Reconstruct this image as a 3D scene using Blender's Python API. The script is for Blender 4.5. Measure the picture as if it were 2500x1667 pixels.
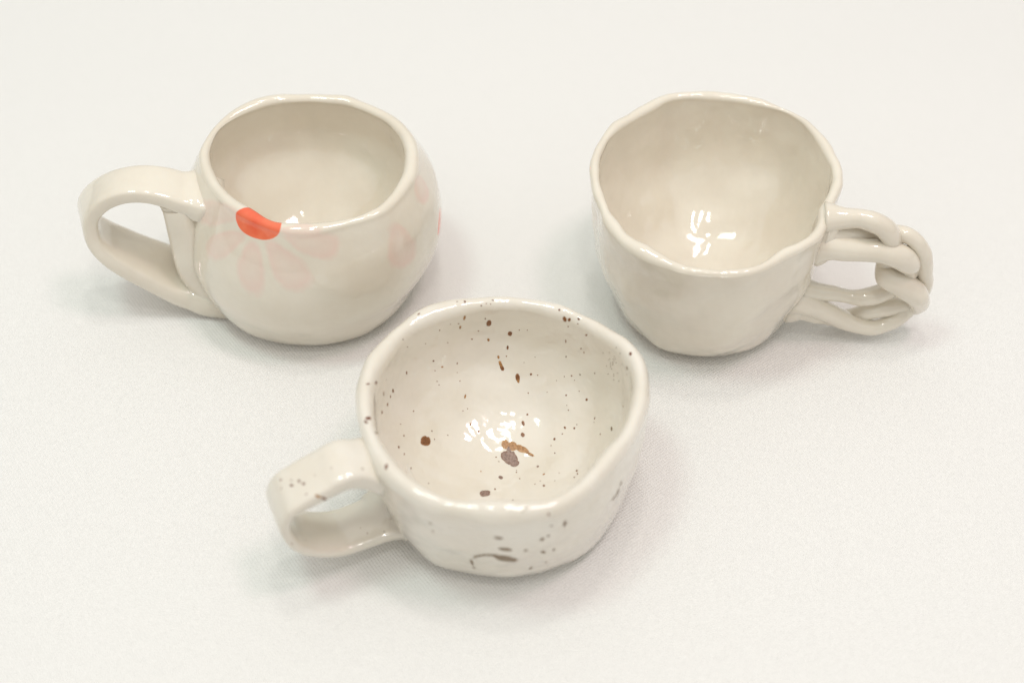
import bpy, math
import numpy as np
from mathutils import Vector, Matrix
from mathutils.bvhtree import BVHTree

for o in list(bpy.data.objects): bpy.data.objects.remove(o)
SC = bpy.context.scene
COL = SC.collection

# ------------------------------------------------------------------ measured shapes (metres, local to each cup)
CAMERA_AT = [0.0, -0.3843, 0.4344]
CAMERA_TILT = 41.5
PETAL_CUP = {'at': [-0.0815, 0.037, 0.0],
 'dents': [(0.0006, 0.05), (0.00025, 0.022)],
 'floor': 0.014,
 'floor_radius': 0.004,
 'foot': 0.0425,
 'foot_offset': [-0.002, -0.0005],
 'inner': [(0.0, 1.0151, 1.0), (0.0056, 1.0341, 0.9001), (0.0278, 1.0702, 0.7778), (0.0667, 1.1051, 0.6588), (0.1333, 1.1155, 0.525), (0.2222, 1.0876, 0.4), (0.3556, 1.0421, 0.2668),
           (0.5111, 1.015, 0.1583), (0.6667, 1.0049, 0.0835), (0.8222, 1.0014, 0.0344), (0.9667, 1.0003, 0.0085), (1.0, 1.0002, 0.005)],
 'lip': 0.0025,
 'profile': [(0, 0.87, 0), (0, 0.965, 0.028), (0, 1.02, 0.08), (0.05, 1.1, 0.2), (0.25, 1.195, 0.37), (0.5, 1.215, 0.55), (0.75, 1.17, 0.75), (0.92, 1.075, 0.9), (1, 1, 1.0)],
 'rim': [[0.04226, 0.0, 0.0625], [0.0419, 0.00739, 0.0625], [0.03992, 0.01453, 0.0625], [0.03652, 0.02108, 0.0625], [0.03211, 0.02695, 0.0625], [0.02635, 0.0314, 0.0625],
         [0.02032, 0.03519, 0.0625], [0.01394, 0.0383, 0.0625], [0.00695, 0.03941, 0.0625], [0.0, 0.04024, 0.0625], [-0.00704, 0.03994, 0.0625], [-0.01429, 0.03927, 0.0625],
         [-0.02126, 0.03683, 0.0625], [-0.02745, 0.03272, 0.0625], [-0.03293, 0.02763, 0.0625], [-0.03695, 0.02133, 0.0625], [-0.0391, 0.01423, 0.0625], [-0.03994, 0.00704, 0.0625],
         [-0.03879, 0.0, 0.0625], [-0.03651, -0.00644, 0.0625], [-0.03357, -0.01222, 0.0625], [-0.03014, -0.0174, 0.0625], [-0.02631, -0.02208, 0.0625], [-0.022, -0.02622, 0.0625],
         [-0.0172, -0.02978, 0.0625], [-0.01208, -0.03319, 0.0625], [-0.00637, -0.03612, 0.0625], [-0.0, -0.03728, 0.0625], [0.00657, -0.03728, 0.0625], [0.013, -0.03571, 0.0625],
         [0.01934, -0.03349, 0.0625], [0.02588, -0.03084, 0.0625], [0.0319, -0.02677, 0.0625], [0.036, -0.02079, 0.0625], [0.03917, -0.01426, 0.0625], [0.04173, -0.00736, 0.0625]],
 'seed': 11}
BRAID_CUP = {'at': [0.079, 0.0245, 0.0],
 'dents': [(0.0007, 0.04), (0.00042, 0.018), (0.00014, 0.009)],
 'floor': 0.01,
 'floor_radius': 0.0045,
 'foot': 0.0334,
 'foot_offset': [0, -0.001],
 'inner': [(0.0, 1.003, 1.0), (0.0056, 1.0076, 0.8859), (0.0278, 1.0156, 0.7558), (0.0667, 1.0225, 0.633), (0.1333, 1.0232, 0.4978), (0.2222, 1.0166, 0.3739), (0.3556, 1.0076, 0.2444),
           (0.5111, 1.0027, 0.1415), (0.6667, 1.0009, 0.0724), (0.8222, 1.0003, 0.0286), (0.9667, 1.0001, 0.0066), (1.0, 1.0, 0.0038)],
 'lip': 0.002,
 'profile': [(0, 0.85, 0), (0, 0.97, 0.025), (0.05, 1.055, 0.07), (0.2, 1.09, 0.2), (0.42, 1.09, 0.4), (0.65, 1.06, 0.6), (0.85, 1.02, 0.8), (1, 0.995, 0.95), (1, 1, 1)],
 'rim': [[0.04617, 0.0, 0.0635], [0.0472, 0.00832, 0.064], [0.04536, 0.01651, 0.06449], [0.04279, 0.02471, 0.06498], [0.0391, 0.03281, 0.06547], [0.03305, 0.03939, 0.06586],
         [0.02527, 0.04377, 0.06613], [0.01702, 0.04677, 0.06631], [0.00858, 0.04864, 0.06642], [0.0, 0.04951, 0.06647], [-0.00874, 0.04955, 0.06647], [-0.01723, 0.04735, 0.06634],
         [-0.02426, 0.04201, 0.06602], [-0.03095, 0.03688, 0.06571], [-0.03734, 0.03133, 0.06538], [-0.04216, 0.02434, 0.06496], [-0.04542, 0.01653, 0.06449], [-0.04689, 0.00827, 0.064],
         [-0.0467, 0.0, 0.0635], [-0.0453, -0.00799, 0.06302], [-0.04342, -0.0158, 0.06255], [-0.04055, -0.02341, 0.0621], [-0.03598, -0.03019, 0.06169], [-0.0299, -0.03564, 0.06136],
         [-0.02322, -0.04022, 0.06109], [-0.01589, -0.04365, 0.06088], [-0.00799, -0.04532, 0.06078], [-0.0, -0.0456, 0.06076], [0.00783, -0.04443, 0.06083], [0.01498, -0.04117, 0.06103],
         [0.02109, -0.03652, 0.06131], [0.0274, -0.03266, 0.06154], [0.03363, -0.02822, 0.06181], [0.03771, -0.02177, 0.06219], [0.03989, -0.01452, 0.06263], [0.04316, -0.00761, 0.06304]],
 'seed': 23}
SPECKLE_CUP = {'at': [-0.0028, -0.0735, 0.0],
 'dents': [(0.0006, 0.045), (0.0004, 0.02), (0.00015, 0.01)],
 'floor': 0.0075,
 'floor_radius': 0.0045,
 'foot': 0.0418,
 'foot_offset': [0, 0.001],
 'inner': [(0.0, 1.003, 1.0), (0.0056, 1.0111, 0.827), (0.0278, 1.0217, 0.6726), (0.0667, 1.0261, 0.5403), (0.1333, 1.0214, 0.4046), (0.2222, 1.0127, 0.2881), (0.3556, 1.0053, 0.1747),
           (0.5111, 1.0019, 0.092), (0.6667, 1.0007, 0.0418), (0.8222, 1.0002, 0.0139), (0.9667, 1.0001, 0.0024), (1.0, 1.0, 0.0013)],
 'lip': 0.0034,
 'lip_tall': 1.25,
 'profile': [(0, 0.865, 0), (0, 0.96, 0.035), (0.06, 1.025, 0.1), (0.25, 1.05, 0.25), (0.5, 1.05, 0.5), (0.75, 1.03, 0.72), (0.95, 1.005, 0.92), (1, 1, 1)],
 'rim': [[0.04715, 0.0, 0.0495], [0.04807, 0.00848, 0.0495], [0.04708, 0.01713, 0.0495], [0.04325, 0.02497, 0.0495], [0.03745, 0.03143, 0.0495], [0.03099, 0.03694, 0.0495],
         [0.02381, 0.04124, 0.0495], [0.01611, 0.04425, 0.0495], [0.0082, 0.04653, 0.0495], [0.0, 0.04751, 0.0495], [-0.00827, 0.04692, 0.0495], [-0.01642, 0.04511, 0.0495],
         [-0.02426, 0.04202, 0.0495], [-0.03159, 0.03764, 0.0495], [-0.03772, 0.03165, 0.0495], [-0.04254, 0.02456, 0.0495], [-0.046, 0.01674, 0.0495], [-0.04808, 0.00848, 0.0495],
         [-0.0482, 0.0, 0.0495], [-0.04707, -0.0083, 0.0495], [-0.04475, -0.01629, 0.0495], [-0.04113, -0.02375, 0.0495], [-0.03667, -0.03077, 0.0495], [-0.03076, -0.03666, 0.0495],
         [-0.02362, -0.04091, 0.0495], [-0.01578, -0.04335, 0.0495], [-0.00787, -0.04461, 0.0495], [-0.0, -0.04538, 0.0495], [0.00798, -0.04523, 0.0495], [0.01585, -0.04354, 0.0495],
         [0.02258, -0.03911, 0.0495], [0.02814, -0.03353, 0.0495], [0.03289, -0.0276, 0.0495], [0.03731, -0.02154, 0.0495], [0.0416, -0.01514, 0.0495], [0.04492, -0.00792, 0.0495]],
 'seed': 37}
PETAL_HANDLE = {'limb': {'path': [[-0.04968, -0.00975, 0.05589], [-0.04951, -0.00945, 0.0531], [-0.0494, -0.0099, 0.04632], [-0.04944, -0.0106, 0.03394], [-0.04758, -0.0113, 0.01875],
                   [-0.04291, -0.0125, 0.00739]],
          'thick': [0.0145, 0.0128, 0.0115, 0.0122, 0.013, 0.0125],
          'wdir': [[0.0, 1.0, 0.0], [0.0, 1.0, 0.0], [0.0, 1.0, 0.0], [0.0, 1.0, 0.0], [0.0, 1.0, 0.0], [0.0, 1.0, 0.0]],
          'width': [0.0145, 0.0175, 0.019, 0.02, 0.021, 0.021]},
 'path': [[-0.03392, -0.0069, 0.04921], [-0.04592, -0.0089, 0.05521], [-0.05191, -0.00937, 0.05898], [-0.05819, -0.0098, 0.06148], [-0.06494, -0.01019, 0.06205],
          [-0.07198, -0.01062, 0.0605], [-0.07859, -0.01114, 0.05691], [-0.08366, -0.01163, 0.05164], [-0.0862, -0.01191, 0.04536], [-0.08555, -0.01188, 0.03879],
          [-0.08168, -0.01166, 0.03236], [-0.07516, -0.01151, 0.02594], [-0.06685, -0.01158, 0.01935], [-0.05768, -0.01184, 0.01321], [-0.04858, -0.01216, 0.00855],
          [-0.03999, -0.01245, 0.00531], [-0.03399, -0.00445, 0.00631]],
 'thick': [0.011, 0.008, 0.007, 0.0066, 0.0066, 0.0066, 0.0066, 0.0066, 0.0068, 0.0072, 0.0078, 0.0085, 0.0088, 0.009, 0.011, 0.013, 0.014],
 'wdir': [[0.0, 1.0, 0.0], [0.0, 1.0, 0.0], [-0.01333, 0.99991, -0.0], [-0.02666, 0.99964, -0.0], [-0.03997, 0.9992, -0.0], [-0.11915, 0.99288, -0.0], [-0.19612, 0.98058, -0.0],
          [-0.26963, 0.96296, -0.0], [-0.33872, 0.94089, -0.0], [-0.29173, 0.9565, -0.0], [-0.24254, 0.97014, -0.0], [-0.13379, 0.99101, -0.0], [-0.02, 0.9998, -0.0], [0.02, 0.9998, 0.0],
          [0.05989, 0.9982, 0.0], [0.0995, 0.99504, 0.0], [0.0995, 0.99504, 0.0]],
 'width': [0.019, 0.018, 0.0175, 0.017, 0.017, 0.017, 0.0175, 0.018, 0.019, 0.0205, 0.0225, 0.024, 0.0245, 0.025, 0.025, 0.026, 0.026]}
SPECKLE_HANDLE = {'path': [[-0.04314, -0.02208, 0.0424], [-0.05114, -0.02508, 0.0494], [-0.05572, -0.02676, 0.05021], [-0.06019, -0.02865, 0.04889], [-0.06459, -0.03052, 0.04764],
          [-0.06955, -0.03263, 0.0462], [-0.07322, -0.03419, 0.04474], [-0.0755, -0.03515, 0.04068], [-0.07611, -0.03541, 0.03687], [-0.07575, -0.03499, 0.03084],
          [-0.07391, -0.03394, 0.02474], [-0.06962, -0.03211, 0.01858], [-0.0641, -0.02977, 0.01424], [-0.05837, -0.02734, 0.01169], [-0.05221, -0.02472, 0.01133],
          [-0.04582, -0.02147, 0.01115], [-0.04138, -0.01795, 0.01089], [-0.02938, -0.01295, 0.01389]],
 'thick': [0.0065, 0.008, 0.0076, 0.007, 0.0063, 0.0055, 0.0043, 0.0043, 0.0044, 0.0045, 0.0046, 0.0046, 0.0046, 0.0046, 0.0048, 0.0055, 0.007, 0.01],
 'wdir': [[-0.39073, 0.9205, -0.0], [-0.39073, 0.9205, -0.0], [-0.39073, 0.9205, -0.0], [-0.39073, 0.9205, -0.0], [-0.39073, 0.9205, -0.0], [-0.39073, 0.9205, -0.0],
          [-0.39073, 0.9205, -0.0], [-0.39073, 0.9205, -0.0], [-0.39073, 0.9205, -0.0], [-0.39073, 0.9205, -0.0], [-0.39073, 0.9205, -0.0], [-0.39073, 0.9205, -0.0],
          [-0.39073, 0.9205, -0.0], [-0.39073, 0.9205, -0.0], [-0.39073, 0.9205, -0.0], [-0.39073, 0.9205, -0.0], [-0.39073, 0.9205, -0.0], [-0.39073, 0.9205, -0.0]],
 'width': [0.0175, 0.0175, 0.018, 0.018, 0.018, 0.018, 0.018, 0.018, 0.018, 0.0185, 0.019, 0.019, 0.019, 0.019, 0.019, 0.02, 0.023, 0.024]}
STRANDS = [[[0.03913, -0.0173, 0.06217, 0.00472], [0.04645, -0.01788, 0.06251, 0.00425], [0.05225, -0.01859, 0.06319, 0.00401], [0.05826, -0.02, 0.06209, 0.00413],
  [0.06309, -0.02069, 0.05857, 0.00413], [0.06622, -0.02, 0.05241, 0.00401], [0.06808, -0.01761, 0.04342, 0.00389], [0.06735, -0.01796, 0.03755, 0.00401],
  [0.06813, -0.02101, 0.03462, 0.00496], [0.07355, -0.02267, 0.03184, 0.00519], [0.07969, -0.02232, 0.02665, 0.00519], [0.08342, -0.02066, 0.02026, 0.00443],
  [0.08352, -0.01836, 0.01477, 0.00356], [0.0785, -0.01737, 0.01426, 0.00346], [0.07174, -0.01803, 0.01329, 0.00378], [0.06532, -0.01803, 0.01105, 0.00356],
  [0.05932, -0.01704, 0.00716, 0.00324], [0.05226, -0.01836, 0.00689, 0.00302], [0.04447, -0.02033, 0.01075, 0.00302], [0.0379, -0.02066, 0.01363, 0.00346],
  [0.0321, -0.01844, 0.01356, 0.00389]],
 [[0.03758, -0.01992, 0.04877, 0.00543], [0.04237, -0.02174, 0.0516, 0.00519], [0.0485, -0.02207, 0.05118, 0.00484], [0.05932, -0.02275, 0.05034, 0.00472],
  [0.06808, -0.02273, 0.04793, 0.00496], [0.07348, -0.0217, 0.04367, 0.00484], [0.07626, -0.01933, 0.03684, 0.00401], [0.07575, -0.01732, 0.02948, 0.00378],
  [0.07288, -0.01666, 0.02395, 0.00378], [0.06749, -0.018, 0.02155, 0.00378], [0.06103, -0.01933, 0.02077, 0.00354], [0.05515, -0.01866, 0.02061, 0.00302],
  [0.04886, -0.01866, 0.02224, 0.00324], [0.04194, -0.01865, 0.02332, 0.00356], [0.03511, -0.01865, 0.02386, 0.00432], [0.0342, -0.01953, 0.02252, 0.00454]],
 [[0.03853, -0.01812, 0.05634, 0.00566], [0.0458, -0.0172, 0.05444, 0.00519], [0.05265, -0.01651, 0.05302, 0.00496], [0.05894, -0.01584, 0.05085, 0.00401],
  [0.06385, -0.01654, 0.05104, 0.00378], [0.06843, -0.01689, 0.05313, 0.00366], [0.07233, -0.01827, 0.05398, 0.0033], [0.07655, -0.01931, 0.05098, 0.00319],
  [0.07999, -0.02, 0.0453, 0.00319], [0.08244, -0.01933, 0.03632, 0.00319], [0.08449, -0.01767, 0.02663, 0.00354], [0.08388, -0.01704, 0.01778, 0.00324],
  [0.08029, -0.01869, 0.01177, 0.00324], [0.07452, -0.0213, 0.00786, 0.00313], [0.06784, -0.02227, 0.00609, 0.00324], [0.05995, -0.02228, 0.00752, 0.00346],
  [0.05296, -0.02164, 0.01106, 0.00389], [0.04457, -0.02133, 0.01629, 0.00432], [0.03693, -0.02067, 0.02, 0.00497], [0.0335, -0.01915, 0.02018, 0.0054]]]
PADS = [[[0.03923, -0.0171, 0.06417, 0.0016], [0.04173, -0.0186, 0.06017, 0.0032], [0.04113, -0.01942, 0.05634, 0.004], [0.04018, -0.02122, 0.04877, 0.0042], [0.03736, -0.02037, 0.04427, 0.0024]],
 [[0.03465, -0.01977, 0.02445, 0.0016], [0.0368, -0.02083, 0.02052, 0.0032], [0.0361, -0.02045, 0.02018, 0.004], [0.0347, -0.01974, 0.01356, 0.0042], [0.03108, -0.01791, 0.00921, 0.0024]]]
PETALS = [([-0.03231, -0.02287, 0.05831], [-1.0155, 0.4804, 2.4895], [0.01578, 0.00472]), ([-0.02917, -0.03233, 0.05093], [-0.9858, 0.7349, 2.7927], [0.01349, 0.00438]),
 ([-0.01785, -0.04152, 0.04744], [0.1001, 1.1885, -1.9215], [0.01211, 0.00566]), ([-0.00377, -0.04484, 0.05167], [0.9647, 0.79, -0.6516], [0.0127, 0.006]),
 ([0.00669, -0.04175, 0.06046], [1.0742, 0.3177, -0.0586], [0.01178, 0.00465]), ([0.0027, -0.03968, 0.06485], [0.7842, 0.0374, -0.0472], [0.00856, 0.00238]),
 ([0.03923, -0.03184, 0.04912], [0.4621, 1.3099, -0.29], [0.01088, 0.00612]), ([0.04628, -0.00967, 0.05899], [-0.5719, 1.0605, -0.9362], [0.00605, 0.0052])]
ORANGE = [([-0.01425, -0.03424, 0.06388], [1.0547, -0.1116, -0.463], [0.00983, 0.00639]), ([0.05163, -0.00568, 0.03744], [1.5322, -0.6936, 1.4779], [0.0055, 0.0035])]
SPECKS = [[[-0.00577, 0.045, 0.04258], [0.000976, 0.000148, -0.000163], [-2.4e-05, 0.000141, -0.001856], 0],
 [[-0.00707, 0.04457, 0.04542], [0.000283, 5.1e-05, -5.6e-05], [-7e-06, 2.8e-05, -0.000452], 0],
 [[0.00202, 0.04473, 0.03695], [0.000782, -0.000128, 0.000143], [-2e-06, -5.2e-05, -0.001423], 0], [[0.00551, 0.0441, 0.03968], [0.000204, -3.8e-05, 4.2e-05], [1e-06, -0.0, -0.000306], 0],
 [[0.00853, 0.04356, 0.04028], [0.000204, -3.8e-05, 4.2e-05], [2e-06, -3e-06, -0.000302], 0],
 [[-0.0147, 0.04211, 0.04859], [0.000386, 0.000183, -0.000478], [-0.000401, -7.2e-05, -0.001113], 1],
 [[-0.01693, 0.04144, 0.04615], [0.000276, 0.000124, -0.000137], [-1e-05, 2.6e-05, -0.00033], 0],
 [[-0.01636, 0.04189, 0.04365], [0.000378, 0.000181, -0.000358], [-0.00017, 9e-06, -0.00083], 1],
 [[-0.02375, 0.03827, 0.04605], [0.000232, 0.000134, -0.000149], [-1.5e-05, 1.3e-05, -0.000376], 0],
 [[-0.01222, 0.04328, 0.03548], [0.000285, 7.2e-05, -8.1e-05], [-5e-06, -8.7e-05, -0.000336], 0],
 [[-0.00608, 0.04446, 0.03378], [0.000399, 8.5e-05, 6.5e-05], [0.000162, -0.000125, -0.000821], 1],
 [[0.00115, 0.04352, 0.0304], [0.000373, -4.3e-05, 4.9e-05], [-1e-06, -0.000385, -0.000882], 0],
 [[-0.00235, 0.04202, 0.02669], [0.000369, 3.9e-05, 5.5e-05], [0.000127, -0.000363, -0.000708], 1],
 [[-0.00145, 0.04047, 0.02402], [0.000588, 0.000121, 0.000187], [0.000539, -0.000891, -0.001247], 1],
 [[-0.00095, 0.03971, 0.02299], [0.000627, 0.000145, 0.000181], [0.000398, -0.000729, -0.000835], 0],
 [[0.00068, 0.04207, 0.02714], [0.00025, -2e-05, 2.3e-05], [-0.0, -0.00012, -0.000243], 0], [[0.00497, 0.03695, 0.02076], [0.000875, -7.1e-05, 8.4e-05], [1e-06, -0.000867, -0.001171], 0],
 [[0.00514, 0.03625, 0.01998], [0.000583, -4e-05, 4.8e-05], [0.0, -0.000687, -0.000737], 1], [[0.01, 0.03712, 0.02243], [0.000415, -6.3e-05, 7.5e-05], [2e-06, -0.000236, -0.000365], 0],
 [[0.01253, 0.03647, 0.0227], [0.000206, -4.3e-05, 5.1e-05], [1e-06, -0.000126, -0.000173], 0],
 [[-0.02645, 0.03472, 0.03294], [0.000315, 0.000139, -0.000161], [-1.1e-05, -0.000119, -0.000363], 0],
 [[-0.02333, 0.03493, 0.02929], [0.00044, 0.000165, -0.000193], [-4e-06, -0.000158, -0.000257], 1],
 [[-0.03596, 0.02734, 0.03483], [0.000258, 0.00022, -0.00026], [-2.1e-05, -0.000243, -0.000588], 0],
 [[-0.04066, 0.01972, 0.03366], [0.000202, 0.00029, -0.000352], [-1.9e-05, -0.000397, -0.000651], 0],
 [[-0.01491, 0.02991, 0.01799], [0.000356, 1.5e-05, -0.000171], [-0.00019, -0.000609, -0.000394], 1],
 [[0.00897, 0.03247, 0.0169], [0.00025, -2.7e-05, 3.2e-05], [0.0, -0.000182, -0.000172], 0], [[0.02319, 0.02848, 0.02045], [0.000324, -0.000103, 0.000126], [-0.0, -0.000255, -0.000209], 0],
 [[0.03067, 0.02494, 0.02219], [0.000438, -0.000151, 0.000185], [-1e-06, -0.000356, -0.000277], 0],
 [[0.02513, 0.03275, 0.02671], [0.000282, -9.3e-05, 0.00011], [4e-06, -0.000153, -0.000266], 0],
 [[0.02822, 0.03192, 0.02834], [0.000279, -0.00011, 0.000131], [6e-06, -0.00014, -0.000279], 3],
 [[0.02247, 0.03347, 0.02542], [0.000202, -6.5e-05, 7.7e-05], [2e-06, -0.000112, -0.000187], 0], [[0.01956, 0.03353, 0.02303], [0.000163, -4.7e-05, 5.6e-05], [1e-06, -9.8e-05, -0.00014], 0],
 [[0.02992, 0.03442, 0.04769], [0.000337, -0.000294, 0.00033], [2.4e-05, 4e-05, -0.000585], 0],
 [[0.02202, 0.03916, 0.0511], [0.000671, -0.000181, 0.000198], [2.5e-05, -0.000325, -0.001188], 0],
 [[0.02368, 0.03867, 0.05135], [0.000551, -0.000147, 0.000162], [1.1e-05, -0.000324, -0.000654], 0],
 [[0.02707, 0.03805, 0.05249], [0.000471, -0.000109, 0.000119], [-2e-06, -0.000392, -0.00028], 4],
 [[0.02006, 0.04162, 0.0534], [0.000399, -3.6e-05, 3.9e-05], [-4e-06, -0.000373, -0.000186], 4],
 [[0.04482, 0.02002, 0.0539], [0.00052, -0.000192, 0.00022], [-3.1e-05, -0.00071, -0.000132], 4],
 [[0.02337, 0.03831, 0.04804], [0.000235, -9.4e-05, 0.000104], [9e-06, -3.4e-05, -0.000322], 0],
 [[0.02676, 0.03691, 0.05108], [0.000233, -8.9e-05, 9.8e-05], [3e-06, -0.000139, -0.000204], 0],
 [[0.02273, 0.03853, 0.03973], [0.000196, -0.000122, 0.000138], [3e-05, 6.4e-05, -0.000993], 0], [[0.02303, 0.03725, 0.03239], [0.000241, -8e-05, 9.2e-05], [6e-06, -0.000146, -0.000332], 3],
 [[0.02826, 0.03528, 0.03924], [0.000234, -0.000128, 0.000146], [1.2e-05, -2e-05, -0.000346], 0],
 [[0.02941, 0.03452, 0.03795], [0.000156, -8.2e-05, 9.4e-05], [1.5e-05, -4.2e-05, -0.000446], 0],
 [[0.04368, 0.01711, 0.04951], [0.000198, -0.000472, 0.000554], [4.2e-05, -0.000129, -0.000811], 3],
 [[-0.01448, 0.0453, 0.05392], [0.00024, 0.00028, 3e-06], [0.000371, -0.000509, -8.7e-05], 4], [[-0.01728, 0.04506, 0.05418], [0.00032, 2.1e-05, -2.2e-05], [7e-06, -0.000245, 2.7e-05], 4],
 [[-0.03104, 0.03863, 0.05446], [0.000474, 0.000305, 8e-05], [0.000134, -0.000302, 2.3e-05], 0],
 [[-0.00425, 0.04676, 0.05312], [0.000403, 2.3e-05, -2.5e-05], [2e-06, -0.000237, -4.2e-05], 4],
 [[-0.00847, 0.04468, 0.0524], [0.00028, 4.4e-05, -4.7e-05], [-1e-06, -0.000165, -0.000236], 0], [[-0.00666, 0.04545, 0.0527], [0.000201, 2.3e-05, -2.5e-05], [0.0, -0.000153, -0.000132], 0],
 [[-0.00505, 0.0455, 0.05241], [0.000201, 2e-05, -2.2e-05], [0.0, -0.000152, -0.000133], 0], [[-0.02527, 0.03099, 0.02555], [0.000199, 7.5e-05, -8.9e-05], [-2e-06, -0.000132, -0.000163], 0],
 [[-0.02456, 0.03037, 0.02425], [0.0002, 6.9e-05, -8.3e-05], [-1e-06, -0.000138, -0.000155], 0],
 [[-0.01785, 0.03783, 0.02793], [0.000159, 3.8e-05, -8.8e-05], [-7.5e-05, -0.000255, -0.000328], 0],
 [[-0.01687, 0.0338, 0.02245], [0.000204, 6.2e-05, -7.4e-05], [0.0, -0.000157, -0.000135], 0],
 [[-0.01788, 0.03578, 0.02504], [0.000162, 5.4e-05, -6.4e-05], [-1e-06, -0.000104, -0.000133], 0],
 [[-0.02598, 0.03318, 0.02913], [0.000199, 7.2e-05, -8.5e-05], [-3e-06, -0.000119, -0.000176], 0],
 [[-0.02894, 0.03499, 0.04239], [0.000152, 0.000107, -0.000121], [-1e-05, -1.7e-05, -0.000225], 0],
 [[-0.0351, 0.02967, 0.04655], [0.000177, 0.000202, -0.00023], [-1.3e-05, -2.9e-05, -0.000269], 0],
 [[-0.02107, 0.03945, 0.0379], [0.000197, 0.000101, -0.000115], [-7e-06, -4.5e-05, -0.000257], 0],
 [[-0.00975, 0.04439, 0.03887], [0.000326, 6.8e-05, -7.6e-05], [-4e-06, -1.3e-05, -0.000231], 0], [[0.02799, 0.02814, 0.02326], [0.000201, -6.1e-05, 7.4e-05], [0.0, -0.00015, -0.00014], 0],
 [[0.02624, 0.03148, 0.02567], [0.000161, -5.5e-05, 6.5e-05], [2e-06, -9.8e-05, -0.000139], 0], [[-0.01977, 0.0401, 0.04738], [0.000156, 7.8e-05, -8.6e-05], [-9e-06, 2e-05, -0.000262], 0],
 [[0.01609, 0.03149, 0.01856], [0.000165, -3.7e-05, 4.5e-05], [0.0, -0.00012, -0.000115], 0], [[0.0115, 0.0403, 0.02868], [0.000165, -3.2e-05, 3.7e-05], [1e-06, -8.9e-05, -0.00015], 0],
 [[0.00737, 0.03985, 0.02602], [0.000166, -2.5e-05, 2.9e-05], [0.0, -9.2e-05, -0.000147], 3],
 [[-0.02919, 0.01038, 0.01597], [0.001704, 0.000828, -0.001079], [6.8e-05, -0.002262, -0.000511], 0],
 [[0.0019, 0.00903, 0.0073], [0.003152, -0.000579, -0.000151], [-0.000468, -0.002938, -0.00051], 2],
 [[0.00362, 0.00683, 0.00698], [0.001719, -2.3e-05, 3.1e-05], [-1e-06, -0.001679, -0.000202], 2],
 [[0.00034, 0.00956, 0.00741], [0.001642, 5.3e-05, -7.1e-05], [5e-06, -0.002028, -0.000297], 2],
 [[0.00165, 0.01204, 0.00786], [0.000988, -1.2e-05, 1.6e-05], [2e-06, -0.001875, -0.000378], 2],
 [[0.00025, 0.01444, 0.00844], [0.00132, 2.9e-05, -3.8e-05], [5e-06, -0.002071, -0.000541], 1], [[0.00301, 0.01377, 0.0083], [0.001896, -7e-05, 9.2e-05], [-0.0, -0.001763, -0.000399], 1],
 [[0.0063, 0.01246, 0.00833], [0.002464, -0.001603, -5.4e-05], [-0.000622, -0.001212, -0.00032], 1],
 [[0.00937, 0.01026, 0.00819], [0.001658, -0.001076, -4.1e-05], [-0.000253, -0.000478, -0.000146], 1],
 [[0.01019, 0.00944, 0.00811], [0.000576, -0.000384, -0.0], [-0.000117, -0.000222, -6.5e-05], 0],
 [[-0.00703, -0.00778, 0.0082], [0.002156, 0.000327, -0.00046], [2.1e-05, -0.001493, 0.000173], 2],
 [[-0.00138, 0.00036, 0.00685], [0.000811, 6.2e-05, -8.5e-05], [5e-06, -0.000896, 6.3e-05], 2],
 [[0.00704, 0.02264, 0.01087], [0.000573, 8.5e-05, 5.5e-05], [0.000162, -0.001012, -0.000232], 0],
 [[0.00682, 0.01803, 0.00972], [0.000785, -3.2e-05, 4.1e-05], [-3e-06, -0.000819, -0.000223], 0],
 [[0.00863, 0.02586, 0.01216], [0.000374, -2.5e-05, 3.1e-05], [-1e-06, -0.000355, -0.000154], 0],
 [[-0.00986, 0.01924, 0.01025], [0.000371, 3.5e-05, -4.5e-05], [3e-06, -0.000367, -0.000133], 0],
 [[-0.01293, 0.02144, 0.01173], [0.000319, -4e-05, -8.7e-05], [-0.000154, -0.000602, -0.000203], 1],
 [[0.02262, 0.01812, 0.0139], [0.000446, -0.000107, 0.000137], [-7e-06, -0.000453, -0.000153], 0],
 [[0.02609, 0.01704, 0.01501], [0.000361, -0.000104, 0.000134], [-7e-06, -0.000371, -0.000124], 0],
 [[0.02704, 0.01809, 0.01586], [0.0002, -6.4e-05, 8.1e-05], [-3e-06, -0.000194, -8.5e-05], 0], [[0.02165, 0.01595, 0.01295], [0.000243, -5.6e-05, 7.2e-05], [-4e-06, -0.000259, -6.8e-05], 0],
 [[0.0187, 0.01465, 0.01154], [0.000447, -0.0001, 0.00013], [-6e-06, -0.000465, -0.000135], 0], [[0.01741, 0.0124, 0.01043], [0.000203, -4.4e-05, 5.8e-05], [-3e-06, -0.000211, -6e-05], 1],
 [[0.0391, 0.00909, 0.02486], [0.000322, -0.000333, 0.000427], [-2.9e-05, -0.000791, -0.000155], 3],
 [[0.03348, 0.01775, 0.02004], [0.000182, -0.000158, 8.7e-05], [-0.00014, -0.000292, -0.000247], 0],
 [[0.03322, 0.01647, 0.0193], [0.000156, -7.8e-05, 9.9e-05], [-4e-06, -0.000167, -5e-05], 0], [[0.0353, 0.01046, 0.01996], [0.00015, -0.000117, 0.000151], [-1e-05, -0.000342, -8.5e-05], 0],
 [[0.04305, 0.01288, 0.03321], [8.5e-05, -0.000231, 0.000286], [-8e-06, -0.00036, -0.000185], 0],
 [[0.02398, 0.02376, 0.01737], [0.000242, -7.5e-05, 9.3e-05], [-1e-06, -0.000206, -0.000137], 0],
 [[0.02343, 0.02547, 0.01819], [0.000162, -5e-05, 6.2e-05], [-1e-06, -0.000135, -9.5e-05], 0], [[0.01455, 0.00039, 0.0088], [0.000419, 0.000119, 9.5e-05], [0.000104, -0.000403, 3.7e-05], 1],
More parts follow.
